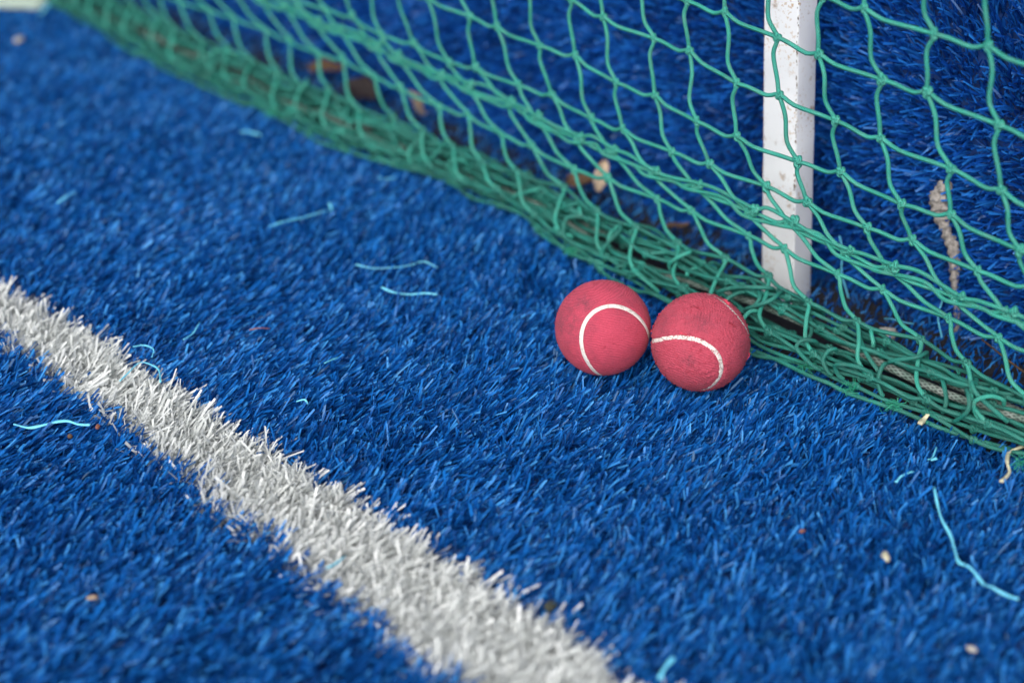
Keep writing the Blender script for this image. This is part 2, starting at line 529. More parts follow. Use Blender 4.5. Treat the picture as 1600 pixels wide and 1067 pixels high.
# rusty chips along the corner between the two visible faces
chips = []
fl = []
nchip = 0
for i in range(260):
    h = rng.uniform(0.02, 0.5) if i < 200 else rng.uniform(0.5, 0.9)
    if i < 200 and rng.random() < 0.35: h = 0.10 + rng.random() ** 2 * 0.2
    r_ = rng.uniform(0.00025, 0.0009)
    lean = 0.0915 * (h - 0.08)
    side = -1 if rng.random() < 0.75 else 1
    c = (side * 0.0156 + 0.0058 + lean - side * rng.uniform(0.0, 0.0012)) * U + (0.01125 - 0.0002) * N + h * Zv
    vv = [c + r_ * (rng.normal(0, 0.5) * U + 0.0) + N * 0.00035]
    ang = np.linspace(0, 2 * np.pi, 7)[:-1]
    ringv = [c + r_ * rng.uniform(0.6, 1.4) * (math.cos(a) * U * 0.6 + math.sin(a) * Zv * 1.5) + N * 0.00022 for a in ang]
    k0 = len(chips)
    chips += vv + ringv
    fl += [(k0, k0 + 1 + j, k0 + 1 + (j + 1) % 6) for j in range(6)]
tag(mesh_obj('rust_chips', np.array(chips), np.array(fl), M['rust'], body), kind='stuff')
cap = np.array([(a * U + c * N + h * Zv) for h in (0.926, 0.945) for (a, c) in ((-0.017 + 0.0836, -0.013), (0.017 + 0.0836, -0.013), (0.017 + 0.0836, 0.013), (-0.017 + 0.0836, 0.013))])
mesh_obj('cap', cap, [(0, 1, 2, 3), (4, 7, 6, 5), (0, 4, 5, 1), (1, 5, 6, 2), (2, 6, 7, 3), (3, 7, 4, 0)], M['post'], post, smooth=False)

# ------------------------------------------------------------------ net
NO = P(0.6, -0.833, 0.0)
net = empty('net', NO)
tag(net, 'green knotted cord net hanging to the turf with its foot gathered in folds', 'net')
CR = 0.00158                                           # cord radius
rows = [  # height at s = 0.55, slope of the height along s, shift of the knots along s, t
    (0.019, 0.000, -0.160, -0.803), (0.0385, 0.000, -0.131, -0.832), (0.0675, 0.006, -0.1045, -0.833), (0.0885, 0.022, -0.064, -0.832),
    (0.1125, 0.010, -0.037, -0.831), (0.1430, 0.045, -0.020, -0.830), (0.1800, 0.080, -0.007, -0.830), (0.2195, 0.060, 0.007, -0.830),
    (0.2600, 0.050, 0.0165, -0.830)]
h = 0.2600
while h < 0.88:
    h += 0.0395
    rows.append((h, 0.03, rows[-1][2] + 0.0085, -0.830))
NR = len(rows)
J0, J1 = -32, 16
Kn = np.zeros((NR, J1 - J0, 3))
for r_, (h0, sl, sh, t0) in enumerate(rows):
    for j in range(J0, J1):
        par = 1 if (r_ + j) % 2 else -1
        s = 0.6495 - 0.0428 * j + sh + 0.0034 * par * (1 if r_ > 1 else 0.4) + rng.normal(0, 0.0013)
        hh = h0 + sl * (min(s, 1.3) - 0.55) + rng.normal(0, 0.0013) + 0.0010 * par
        tt = t0 + rng.normal(0, 0.0016) + 0.004 * math.sin(s * 9 + r_ * 0.5) * (r_ > 1) + 0.0025 * math.sin(s * 23 + r_)
        if r_ == 0: hh += rng.normal(0, 0.003); tt += rng.normal(0, 0.003) + 0.6 * float(front(s))
        if r_ == 1: hh += rng.normal(0, 0.002); tt += rng.normal(0, 0.003)
        Kn[r_, j - J0] = P(s, tt, hh)

def wavy(pts, sag, side, sub=9):
    """path through knots with an S bow in each mesh side, as stiff cord hangs"""
    out_ = []
    for a, c in zip(pts[:-1], pts[1:]):
        L = np.linalg.norm(c - a)
        out_ += [a, a + (c - a) * 0.27 + side * L * sag[0] + rng.normal(0, 0.0005, 3), a + (c - a) * 0.73 + side * L * sag[1] + rng.normal(0, 0.0005, 3)]
    out_.append(pts[-1])
    return catmull(out_, 3)

def cord(path, rad, mat, name='cord', parent=net, sides=7):
    v, f, uv = tube(path - NO, rad, sides)
    return mesh_obj(name, v, f, mat, parent, uv)

for j in range(J1 - J0):                               # upright cords
    par = 1 if (j + J0) % 2 else -1
    pts = Kn[:, j][::-1]
    o_ = []
    for q in range(len(pts) - 1):
        a, c = pts[q], pts[q + 1]
        L = np.linalg.norm(c - a)
        pr = par if q % 2 else -par
        bow = 0.055 * pr
        low = q >= len(pts) - 3
        out_b = N * L * (0.07 if low else 0.02)
        o_ += [a, a + (c - a) * 0.30 + U * L * (bow * (0.3 if low else 1) + (0.0 if low else 0.03)) + out_b, a + (c - a) * 0.72 - U * L * (bow * 0.6 * (0.3 if low else 1) - (0.09 if low else 0.05)) + out_b]
    o_.append(pts[-1])
    cord(catmull(np.array(o_), 4), CR, M['cord'])
for r_ in range(NR):                                   # cross cords
    pts = Kn[r_]
    sg = (0.06, -0.03) if r_ > 1 else (0.03, -0.02)
    o_ = []
    for q in range(len(pts) - 1):
        a, c = pts[q], pts[q + 1]
        L = np.linalg.norm(c - a)
        pr = 1 if (r_ + q) % 2 else -1
        o_ += [a, a + (c - a) * 0.28 - Zv * L * (0.035 + 0.02 * pr), a + (c - a) * 0.72 - Zv * L * (0.05 - 0.03 * pr)]
    o_.append(pts[-1])
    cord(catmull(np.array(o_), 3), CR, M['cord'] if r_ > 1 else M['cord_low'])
# the seam row is doubled: a second cord winds beside it
pts = Kn[3]
o_ = []
for q in range(len(pts) - 1):
    a, c = pts[q], pts[q + 1]
    dz = 0.0034 * math.sin(q * 1.9) 
    o_ += [a + Zv * (0.0038 + dz * 0.4) + N * 0.002 - U * 0.006, a * 0.5 + c * 0.5 + Zv * (0.0045 + dz) + N * 0.001]
cord(catmull(np.array(o_), 5), CR, M['cord'])
o_ = []
for q in range(len(pts) - 1):
    a, c = pts[q], pts[q + 1]
    o_ += [a - Zv * 0.0034 + N * 0.0025 + U * 0.004, a * 0.45 + c * 0.55 - Zv * (0.001 + 0.004 * math.sin(q * 2.7))]
cord(catmull(np.array(o_), 5), CR, M['cord'])

# knots
tt = np.linspace(0, 2 * np.pi, 37)[:-1]
kp = np.stack([np.sin(tt) + 2 * np.sin(2 * tt), np.cos(tt) - 2 * np.cos(2 * tt), -0.9 * np.sin(3 * tt)], 1) * 0.00080
kv, kf, kuv = tube(kp, 0.00145, 6, closed=True)
# stand the knot in the net's plane: x -> U, y -> Z, z -> N
def knot_mesh(nm, mat, seed):
    r2 = np.random.default_rng(seed)
    ca, sa = math.cos(seed * 1.3), math.sin(seed * 1.3)
    vv = kv.copy()
    x, y = vv[:, 0] * ca - vv[:, 1] * sa, vv[:, 0] * sa + vv[:, 1] * ca
    vv2 = x[:, None] * 0.92 * U + y[:, None] * 1.12 * Zv + vv[:, 2:3] * N
    o = mesh_obj(nm, vv2, kf, mat, net, kuv)
    return o
protos = [knot_mesh('knot', M['cord'], q) for q in range(4)] + [knot_mesh('knot', M['cord_low'], 5)]
cth, sth = math.cos(R(30.4)), math.sin(R(30.4))
def pix(p):
    q = p - np.array([0, 0, 0.58])
    z = q[1] * cth - q[2] * sth
    return 800 + 2444 * q[0] / z, 533 + 2444 * (-q[1] * sth - q[2] * cth) / z, z
allk = [(Kn[r_, j], r_) for r_ in range(NR) for j in range(J1 - J0)]
for j in range(J1 - J0 - 1):                           # seam row: second knots
    allk.append((Kn[3, j] + Zv * 0.004 - U * 0.007 + N * 0.002, 3))
vis, far = [], []
for p, r_ in allk:
    x, y, z = pix(p)
    (vis if (z > 0 and -40 < x < 1640 and -60 < y < 1000) else far).append((p, r_, z))
vis.sort(key=lambda a: a[2])
far += vis[285:]; vis = vis[:285]
used = set()
for q, (p, r_, z) in enumerate(vis):
    i = 4 if r_ <= 1 else q % 4
    if i in used:
        o = protos[i].copy(); COL.objects.link(o)
    else:
        o = protos[i]; used.add(i)
    o.parent = net
    o.location = p - NO
    k_ = rng.uniform(0.95, 1.22)
    o.scale = (k_, k_, k_ * rng.uniform(0.92, 1.15))
bv = (kv[:, 0:1] * U + kv[:, 1:2] * Zv + kv[:, 2:3] * N)
o = mesh_obj('knots', *join([(bv + p - NO, kf, kuv) for p, r_, z in far])[:2], M['cord'], net)
tag(o, kind='stuff')

# top rope of the net, far above the view
cord(catmull(P(np.linspace(-0.05, 2.4, 60) , -0.83, rows[-1][0] + 0.004), 2), 0.004, M['rope'], 'head_rope')

# gathered foot: many cords lying along the net, rope among them, loops over them
S0, S1 = 0.16, 2.15
def gath(t0, h0, amp, mat, rad=CR, seed=0, step=0.021):
    s = np.arange(S0, S1, step) + rng.normal(0, 0.003, len(np.arange(S0, S1, step)))
    ph = rng.uniform(0, 6.28, 4)
    tw_ = t0 + amp * (0.6 * np.sin(s * 31 + ph[0]) + 0.5 * np.sin(s * 67 + ph[1])) + rng.normal(0, amp * 0.25, len(s))
    hw_ = h0 + amp * 0.7 * (0.6 * np.sin(s * 37 + ph[2]) + 0.5 * np.sin(s * 59 + ph[3])) + rng.normal(0, amp * 0.2, len(s))
    tw_ = tw_ + front(s) * np.clip((t0 + 0.845) / 0.045, 0, 1)
    return P(s, tw_, np.maximum(hw_, 0.0015))
heap = []
for q in range(12):
    while True:
        t0, h0 = rng.uniform(-0.874, -0.800), rng.uniform(0.002, 0.040)
        top = np.interp(t0, [-0.874, -0.852, -0.832, -0.812, -0.800], [0.004, 0.015, 0.030, 0.018, 0.005])
        if h0 < top: break
    pth = gath(t0, h0, 0.0055, None)
    heap.append(pth)
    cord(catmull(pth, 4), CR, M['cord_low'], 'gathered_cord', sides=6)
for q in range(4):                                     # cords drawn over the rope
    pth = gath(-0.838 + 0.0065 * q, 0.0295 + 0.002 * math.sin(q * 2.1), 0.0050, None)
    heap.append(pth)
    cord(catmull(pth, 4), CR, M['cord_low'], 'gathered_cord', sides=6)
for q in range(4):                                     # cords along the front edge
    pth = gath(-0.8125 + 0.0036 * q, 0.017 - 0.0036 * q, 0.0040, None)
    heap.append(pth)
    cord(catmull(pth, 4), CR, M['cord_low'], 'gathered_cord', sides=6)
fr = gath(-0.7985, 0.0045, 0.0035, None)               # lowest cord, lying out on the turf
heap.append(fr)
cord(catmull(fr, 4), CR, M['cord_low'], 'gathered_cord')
rp = P(np.arange(S0, S1, 0.04), -0.8270 + 0.55 * front(np.arange(S0, S1, 0.04)) + 0.003 * np.sin(np.arange(S0, S1, 0.04) * 17), 0.0195 - 0.010 * np.clip((np.arange(S0, S1, 0.04) - 0.58) / 0.15, 0, 1) + 0.0035 * np.sin(np.arange(S0, S1, 0.04) * 23 + 1))
o = cord(catmull(rp, 6), 0.0029, M['rope'], 'foot_rope', sides=10)
o['label'] = 'grey white rope lying along the gathered foot of the net'
rp = P(np.arange(S0, S1, 0.04), -0.842 + 0.003 * np.sin(np.arange(S0, S1, 0.04) * 13 + 2), 0.015 - 0.006 * np.clip((np.arange(S0, S1, 0.04) - 0.58) / 0.15, 0, 1) + 0.003 * np.sin(np.arange(S0, S1, 0.04) * 19))
cord(catmull(rp, 6), 0.0034, M['rope'], 'foot_rope', sides=10)

def loop_path(a, c, out_v, side, size):
    m1 = a * 0.75 + c * 0.25 + out_v * size + side * size * 0.5
    m2 = a * 0.3 + c * 0.7 + out_v * size * 1.0 + side * size * 0.9
    return catmull(np.array([a, a * 0.97 + m1 * 0.03 + out_v * size * 0.45, m1, m2, c + out_v * size * 0.4 + side * size * 0.3, c]), 5)
nl = 0
s_ = 0.30
while s_ < 1.75:
    for _ in range(rng.integers(3, 6) if s_ < 1.1 else 3):
        a_ = rng.uniform(0, 1); b2 = np.clip(a_ + rng.choice([-1, 1]) * rng.uniform(0.15, 0.45), 0, 1)
        def surf(f, s):
            t0 = -0.868 + 0.066 * f
            return P(s, t0 + float(front(s)) * np.clip((t0 + 0.845) / 0.045, 0, 1), np.interp(t0, [-0.874, -0.852, -0.832, -0.812, -0.800], [0.005, 0.016, 0.0320, 0.023, 0.007]))
        sa = s_ + rng.uniform(-0.02, 0.02); sb = sa + rng.normal(0, 0.016)
        ov = Zv * rng.uniform(0.5, 1.0) + N * (0.5 * (a_ + b2) - 0.45) * 1.3
        size_ = rng.choice([0.004, 0.007, 0.011, 0.015])
        if min(a_, b2) < 0.4: size_ = min(size_, 0.004)
        pth = loop_path(surf(a_, sa), surf(b2, sb), ov, U * rng.choice([-1, 1]), size_)
        pth[:, 2] = np.maximum(pth[:, 2], 0.001)
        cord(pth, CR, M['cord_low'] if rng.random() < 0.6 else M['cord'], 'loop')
        nl += 1
    s_ += 0.0428
# knots in the heap
hk = []
for pth in heap:
    for p in pth[::2]:
        if rng.random() < 0.55: hk.append(p)
o = mesh_obj('gathered_knots', *join([(bv * rng.uniform(0.9, 1.1) + p - NO, kf, kuv) for p in hk]), M['cord_low'], net) if False else None
V, F, UVv = join([(bv * rng.uniform(0.9, 1.1) + p - NO, kf, kuv) for p in hk])
o = mesh_obj('gathered_knots', V, F, M['cord_low'], net, UVv)
tag(o, kind='stuff')

def ribbons(n, centre, spread, L, W, seed, flat=0.5):
    r2 = np.random.default_rng(seed)
    V, F = [], []
    for i in range(n):
        p = np.array(centre) + r2.normal(0, 1, 3) * np.array(spread)
        d = r2.normal(0, 1, 3); d[2] = d[2] * flat; d /= np.linalg.norm(d)
        e = r2.normal(0, 1, 3); e -= d * e.dot(d); e /= np.linalg.norm(e)
        b_ = np.cross(d, e)
        l = L * r2.uniform(0.5, 1.4)
        k0 = len(V)
        for q in range(5):
            x = q / 4
            c = p + d * l * x + b_ * l * 0.5 * x * x * r2.uniform(0.5, 1.2) + r2.normal(0, l * 0.02, 3)
            V += [c - e * W / 2, c + e * W / 2]
        F += [(k0 + 2 * q, k0 + 2 * q + 1, k0 + 2 * q + 3, k0 + 2 * q + 2) for q in range(4)]
    return np.array(V), np.array(F)
for q, (s, t_, h_) in enumerate([(0.536, -0.797, 0.009), (0.466, -0.799, 0.009), (0.775, -0.803, 0.010), (0.60, -0.797, 0.01), (0.37, -0.80, 0.01), (1.17, -0.80, 0.012), (0.50, -0.798, 0.008)]):
    v, f = ribbons(70, P(s, t_, h_), (0.003, 0.0022, 0.0014), 0.0042, 0.00035, 40 + q)
    mesh_obj('frayed_end', v - NO, f, M['fray'], net)

# ------------------------------------------------------------------ tennis balls
def quat(q):
    w_, x, y, z = np.array(q) / np.linalg.norm(q)
    return np.array([[1 - 2 * (y * y + z * z), 2 * (x * y - z * w_), 2 * (x * z + y * w_)], [2 * (x * y + z * w_), 1 - 2 * (x * x + z * z), 2 * (y * z - x * w_)], [2 * (x * z - y * w_), 2 * (y * z + x * w_), 1 - 2 * (x * x + y * y)]])

def ball_material(name, axis_a, axis_b, stain_seed, stain_amt, base):
    m, t, b, out = material(name)
    tc = node(t, 'ShaderNodeTexCoord')
    def bands(axis, freq, ws):
        dp = node(t, 'ShaderNodeVectorMath', operation='DOT_PRODUCT')
        nzv = node(t, 'ShaderNodeTexNoise', Scale=90.0, Detail=2.0)
        t.links.new(tc.outputs['Object'], nzv.inputs['Vector'])
        sc_ = node(t, 'ShaderNodeVectorMath', operation='MULTIPLY_ADD')
        t.links.new(nzv.outputs['Color'], sc_.inputs[0])
        sc_.inputs[1].default_value = (ws,) * 3
        t.links.new(tc.outputs['Object'], sc_.inputs[2])
        t.links.new(sc_.outputs[0], dp.inputs[0])
        dp.inputs[1].default_value = axis
        mu = node(t, 'ShaderNodeMath', operation='MULTIPLY'); mu.inputs[1].default_value = freq
        t.links.new(dp.outputs['Value'], mu.inputs[0])
        si = node(t, 'ShaderNodeMath', operation='SINE')
        t.links.new(mu.outputs[0], si.inputs[0])
        return si.outputs[0]
    at = node(t, 'ShaderNodeAttribute'); at.attribute_name = 'panel'
    ba, bb = bands(axis_a, 2 * math.pi / 0.0016, 0.0034), bands(axis_b, 2 * math.pi / 0.0013, 0.0034)
    mixb = node(t, 'ShaderNodeMix'); mixb.data_type = 'FLOAT'
    t.links.new(at.outputs['Fac'], mixb.inputs[0]); t.links.new(ba, mixb.inputs[2]); t.links.new(bb, mixb.inputs[3])
    knit = mixb.outputs[0]
    fz = node(t, 'ShaderNodeTexNoise', Scale=620.0, Detail=6.0, Roughness=0.68)
    t.links.new(tc.outputs['Object'], fz.inputs['Vector'])
    hsum = node(t, 'ShaderNodeMath', operation='MULTIPLY_ADD'); hsum.inputs[1].default_value = 0.15
    t.links.new(knit, hsum.inputs[0]); t.links.new(fz.outputs['Fac'], hsum.inputs[2])
    bp = node(t, 'ShaderNodeBump', Strength=0.9, Distance=0.0006)
    t.links.new(hsum.outputs[0], bp.inputs['Height']); t.links.new(bp.outputs[0], b.inputs['Normal'])
    # colour: pink red wool, darker between the rows, paler rubbed patches, grey dirt
    c1 = ramp(t, [(0.22, tuple(x * 0.76 for x in base)), (0.6, base), (0.95, tuple(min(1, x * 1.12 + 0.02) for x in base))])
    mr = node(t, 'ShaderNodeMapRange'); mr.inputs[1].default_value = -1.2; mr.inputs[2].default_value = 1.2
    t.links.new(knit, mr.inputs[0])
    av = node(t, 'ShaderNodeMath', operation='MULTIPLY_ADD'); av.inputs[1].default_value = 0.44
    t.links.new(mr.outputs[0], av.inputs[0])
    hf = node(t, 'ShaderNodeMath', operation='MULTIPLY'); hf.inputs[1].default_value = 0.6
    t.links.new(fz.outputs['Fac'], hf.inputs[0]); t.links.new(hf.outputs[0], av.inputs[2])
    t.links.new(av.outputs[0], c1.inputs['Fac'])
    n2 = node(t, 'ShaderNodeTexNoise', Scale=42.0, Detail=7.0, Roughness=0.62)
    mp = node(t, 'ShaderNodeMapping'); mp.inputs['Location'].default_value = (stain_seed, 0, 0)
    t.links.new(tc.outputs['Object'], mp.inputs['Vector']); t.links.new(mp.outputs[0], n2.inputs['Vector'])
    r2 = ramp(t, [(0.52, (0, 0, 0)), (0.78, (stain_amt,) * 3)], n2.outputs['Fac'])
    mx = node(t, 'ShaderNodeMixRGB'); mx.inputs['Color2'].default_value = (0.075, 0.040, 0.060, 1)
    t.links.new(r2.outputs[0], mx.inputs['Fac']); t.links.new(c1.outputs[0], mx.inputs['Color1'])
    # smudges placed on the cover by their position on the ball
    at2 = node(t, 'ShaderNodeAttribute'); at2.attribute_name = 'smudge'
    n4 = node(t, 'ShaderNodeTexNoise', Scale=210.0, Detail=5.0, Roughness=0.7)
    t.links.new(tc.outputs['Object'], n4.inputs['Vector'])
    r4 = ramp(t, [(0.38, (0.15, 0.15, 0.15)), (0.62, (1, 1, 1))], n4.outputs['Fac'])
    ml = node(t, 'ShaderNodeMath', operation='MULTIPLY')
    t.links.new(at2.outputs['Fac'], ml.inputs[0]); t.links.new(r4.outputs[0], ml.inputs[1])
    mx2 = node(t, 'ShaderNodeMixRGB'); mx2.inputs['Color2'].default_value = (0.055, 0.045, 0.06, 1)
    t.links.new(ml.outputs[0], mx2.inputs['Fac']); t.links.new(mx.outputs[0], mx2.inputs['Color1'])
    t.links.new(mx2.outputs[0], b.inputs['Base Color'])
    b.inputs['Roughness'].default_value = 0.9
    b.inputs['Specular IOR Level'].default_value = 0.15
    b.inputs['Sheen Weight'].default_value = 0.08
    b.inputs['Sheen Roughness'].default_value = 0.5
    b.inputs['Sheen Tint'].default_value = (1.0, 0.6, 0.65, 1)
    return m

def seam_material(name, crack):
    m, t, b, out = material(name)
    tc = node(t, 'ShaderNodeTexCoord')
    nz = node(t, 'ShaderNodeTexNoise', Scale=330.0, Detail=6.0, Roughness=0.7)
    t.links.new(tc.outputs['Object'], nz.inputs['Vector'])
    r = ramp(t, [(0.25, (0.46, 0.40, 0.34)), (0.5, (0.74, 0.71, 0.66)), (0.8, (0.82, 0.80, 0.76))], nz.outputs['Fac'])
    vo = node(t, 'ShaderNodeTexVoronoi', feature='DISTANCE_TO_EDGE', Scale=160.0)
    t.links.new(tc.outputs['Object'], vo.inputs['Vector'])
    rc = ramp(t, [(0.0, (crack,) * 3), (0.05, (0, 0, 0))], vo.outputs['Distance'])
    mx = node(t, 'ShaderNodeMixRGB'); mx.inputs['Color2'].default_value = (0.20, 0.09, 0.08, 1)
    t.links.new(rc.outputs[0], mx.inputs['Fac']); t.links.new(r.outputs[0], mx.inputs['Color1'])
    t.links.new(mx.outputs[0], b.inputs['Base Color'])
    bp = node(t, 'ShaderNodeBump', Strength=0.4, Distance=0.0004)
    t.links.new(nz.outputs['Fac'], bp.inputs['Height']); t.links.new(bp.outputs[0], b.inputs['Normal'])
    b.inputs['Roughness'].default_value = 0.7
    return m

def sphere_grid(nlat, nlon):
    th = np.linspace(0, np.pi, nlat + 1)[1:-1]
    th[0], th[-1] = 0.0008, np.pi - 0.0008
    ph = np.linspace(0, 2 * np.pi, nlon, endpoint=False)
    A, B = np.meshgrid(th, ph, indexing='ij')
    V = np.stack([np.sin(A) * np.cos(B), np.sin(A) * np.sin(B), np.cos(A)], -1).reshape(-1, 3)
    F = []
    nl_ = nlat - 1
    i = np.arange(nl_ - 1)[:, None] * nlon; j = np.arange(nlon)[None]
    F = np.stack([i + j, i + nlon + j, i + nlon + (j + 1) % nlon, i + (j + 1) % nlon], -1).reshape(-1, 4)
    return V, F

def make_ball(idx, centre, r_, q, bseam, mat, smat, label, smudges, ragged):
    Rm = quat(q)
    a_, b_ = 1 - bseam, bseam
    tq = np.linspace(0, 2 * np.pi, 721)[:-1]
    cv = np.stack([a_ * np.cos(tq) + b_ * np.cos(3 * tq), a_ * np.sin(tq) - b_ * np.sin(3 * tq), 2 * np.sqrt(a_ * b_) * np.sin(2 * tq)], -1)
    cv = (cv / np.linalg.norm(cv, axis=1)[:, None]) @ Rm.T
    Tn = np.roll(cv, -1, 0) - np.roll(cv, 1, 0); Tn /= np.linalg.norm(Tn, axis=1)[:, None]
    side = np.cross(cv, Tn)
    root = empty('tennis_ball', centre)
    tag(root, label, 'ball', 'pink tennis balls side by side')
    V, F = sphere_grid(150, 300)
    near_i = np.concatenate([(ch @ cv.T).argmax(1) for ch in np.array_split(V, 20)])
    dq = V - cv[near_i]
    dist = np.linalg.norm(dq, axis=1) * r_
    sgn = np.sign(np.einsum('ij,ij->i', dq, side[near_i]))
    x = V * 40
    lump = np.sin(x[:, 0] * 0.21 + idx) * np.sin(x[:, 1] * 0.27 + 2 * idx) * np.sin(x[:, 2] * 0.24 + 1)
    rr = r_ * (1 + 0.004 * lump)
    groove = np.exp(-(dist / 0.0019) ** 2) * 0.00075 - np.exp(-((dist - 0.0030) / 0.0012) ** 2) * 0.00012
    rr = rr - groove
    if ragged:
        nn = np.sin(V @ np.array([90., 37, 61])) * np.sin(V @ np.array([-51., 83, 22.])) * np.sin(V @ np.array([33., -64, 97.]))
        rr = rr + np.clip(nn - 0.30, 0, 1) * 0.0020 + np.clip(-nn - 0.45, 0, 1) * -0.0010
    o = mesh_obj('felt_cover', V * rr[:, None], F, mat, root)
    pa = o.data.attributes.new('panel', 'FLOAT', 'POINT')
    pa.data.foreach_set('value', ((sgn > 0) * 1.0).astype(np.float32))
    sm = np.zeros(len(V))
    for (d, size, amt) in smudges:
        d = np.array(d, float); d /= np.linalg.norm(d)
        ang = np.arccos(np.clip(V @ d, -1, 1))
        sm = np.maximum(sm, amt * np.exp(-(ang / size) ** 2))
    pb = o.data.attributes.new('smudge', 'FLOAT', 'POINT')
    pb.data.foreach_set('value', sm.astype(np.float32))
    # white rubber seam: a low rounded strip all the way round
    sub = slice(None, None, 2)
    c_, s_ = cv[sub], side[sub]
    m_ = len(c_)
    prof_ = [(-0.00165, -0.0006), (-0.0015, -0.00005), (-0.0008, 0.00012), (0, 0.00017), (0.0008, 0.00012), (0.0015, -0.00005), (0.00165, -0.0006)]
    Vs = []
    for k_, (w_, h_) in enumerate(prof_):
        jit = 1 + 0.10 * np.sin(np.arange(m_) * 0.31 + k_ + idx) * (1.0 if ragged else 0.35) + rng.normal(0, 0.05 if ragged else 0.015, m_)
        p = c_ * (r_ - 0.00030 + h_) + s_ * (w_ * jit)[:, None]
        p = p / np.linalg.norm(p, axis=1)[:, None] * (r_ - 0.00030 + h_)
        Vs.append(p)
    Vs = np.stack(Vs, 1).reshape(-1, 3)
    kk = len(prof_)
    Fs = np.array([(i * kk + j, ((i + 1) % m_) * kk + j, ((i + 1) % m_) * kk + j + 1, i * kk + j + 1) for i in range(m_) for j in range(kk - 1)])
    mesh_obj('seam', Vs, Fs, smat, root)
    # loose wool fibres standing off the cover
    r3 = np.random.default_rng(90 + idx)
    nf = 5200 if ragged else 3800
    d = r3.normal(size=(nf, 3)); d /= np.linalg.norm(d, axis=1)[:, None]
    ds = np.array_split(d, 10)
    far_ = np.concatenate([(ch @ cv.T).max(1) for ch in ds]) < math.cos(0.0019 / r_)
    d = d[far_]
    tang = np.cross(d, r3.normal(size=d.shape)); tang /= np.linalg.norm(tang, axis=1)[:, None]
    sd_ = np.cross(d, tang)
    Lf = r3.uniform(0.0010, 0.0026, len(d)) * (1.15 if ragged else 0.85)
    p0 = d * (r_ - 0.0002)
    p1 = p0 + (d * r3.uniform(0.2, 0.55, len(d))[:, None] + tang) * (Lf * 0.6)[:, None]
    p2 = p1 + (d * r3.uniform(-0.3, 0.5, len(d))[:, None] + tang + sd_ * r3.normal(0, 0.6, len(d))[:, None]) * (Lf * 0.5)[:, None]
    wv = sd_ * 0.00013
    Vf = np.stack([p0 - wv, p0 + wv, p1 - wv, p1 + wv, p2 - wv * 0.6, p2 + wv * 0.6], 1).reshape(-1, 3)
    k0 = (np.arange(len(d)) * 6)[:, None]
    Ff = np.concatenate([k0 + np.array([[0, 1, 3, 2]]), k0 + np.array([[2, 3, 5, 4]])])
    o = mesh_obj('wool_fuzz', Vf, Ff, M['wool'], root)
    tag(o, kind='stuff')
    return root

M['wool'] = blade_material('loose pink wool', [(0, (0.48, 0.06, 0.10)), (1, (0.64, 0.11, 0.17))], 0.8, 0.3, 0.2)
CB1 = (0.54, 0.068, 0.116)
CB2 = (0.51, 0.074, 0.118)
M['ball1'] = ball_material('pink ball cover', (0.15, 0.45, 0.88), (-0.35, 0.25, 0.90), 3.1, 0.60, CB1)
M['ball2'] = ball_material('worn pink ball cover', (0.30, 0.40, 0.87), (0.30, 0.45, 0.84), 8.7, 0.65, CB2)
M['seam1'] = seam_material('white ball seam', 0.25)
M['seam2'] = seam_material('cracked ball seam', 0.9)
V1 = (-0.06, -0.86, 0.50)                                # towards the camera
b1 = make_ball(1, BALLS[0][0], 0.0335, (-0.5118, -0.2462, 0.0837, 0.8188), 0.2188, M['ball1'], M['seam1'],
               'smooth pink tennis ball with an unbroken white seam arch, left of the two', [((-0.42, -0.45, 0.80), 0.24, 0.65), ((-0.80, -0.45, 0.40), 0.55, 0.55), ((0.30, -0.60, 0.75), 0.3, 0.25)], False)
b2 = make_ball(2, BALLS[1][0], 0.0335, (-0.8607, -0.4132, -0.2644, -0.1363), 0.2499, M['ball2'], M['seam2'],
               'worn pink tennis ball with torn felt and cracked seam beside the net', [((-0.33, -0.92, 0.10), 0.17, 0.55), ((-0.2, -0.6, 0.75), 0.5, 0.30), ((0.0, -0.85, -0.5), 0.35, 0.3)], True)
# torn flaps of felt on the worn ball
def flap(d, ang, L, W, lift, seed, parent):
    r2 = np.random.default_rng(seed)
    d = np.array(d, float); d /= np.linalg.norm(d)
    a = np.cross(d, [0.2, 0.1, 0.97]); a /= np.linalg.norm(a); b_ = np.cross(d, a)
    e1 = a * math.cos(ang) + b_ * math.sin(ang); e2 = np.cross(d, e1)
    V, F = [], []
    nx, ny = 9, 5
    for i in range(nx):
        for j in range(ny):
            x = (i / (nx - 1) - 0.5) * L; y = (j / (ny - 1)) * W * (0.75 + 0.25 * math.sin(i * 1.7 + seed)) 
            p = d * 0.0336 + e1 * x + e2 * y
            p = p / np.linalg.norm(p)
            z = lift * (j / (ny - 1)) ** 1.5 * (0.6 + 0.5 * r2.random()) - 0.0002
            V.append(p * (0.0335 + z) + r2.normal(0, 0.00022, 3) * (j > 0))
    F = [(i * ny + j, (i + 1) * ny + j, (i + 1) * ny + j + 1, i * ny + j + 1) for i in range(nx - 1) for j in range(ny - 1)]
    mesh_obj('torn_flap', V, F, M['torn'], parent)
M['torn'] = plain('torn pink felt', (0.58, 0.055, 0.10), 0.9, 0.25, 900)
def toward(px, py):
    """outward direction on the worn ball for a spot right (px) and up (py) of its centre, in ball radii"""
    rt = np.array([1.0, 0, 0]); up = np.array([0, 0.506, 0.8625]); vw = np.array([0.0, -0.8625, 0.506])
    vw = (np.array([0, 0, 0.58]) - BALLS[1][0]); vw /= np.linalg.norm(vw)
    rt = np.cross([0, 0, 1], vw); rt /= np.linalg.norm(rt); up = np.cross(vw, rt)
    return rt * px + up * py + vw * math.sqrt(max(0, 1 - px * px - py * py))
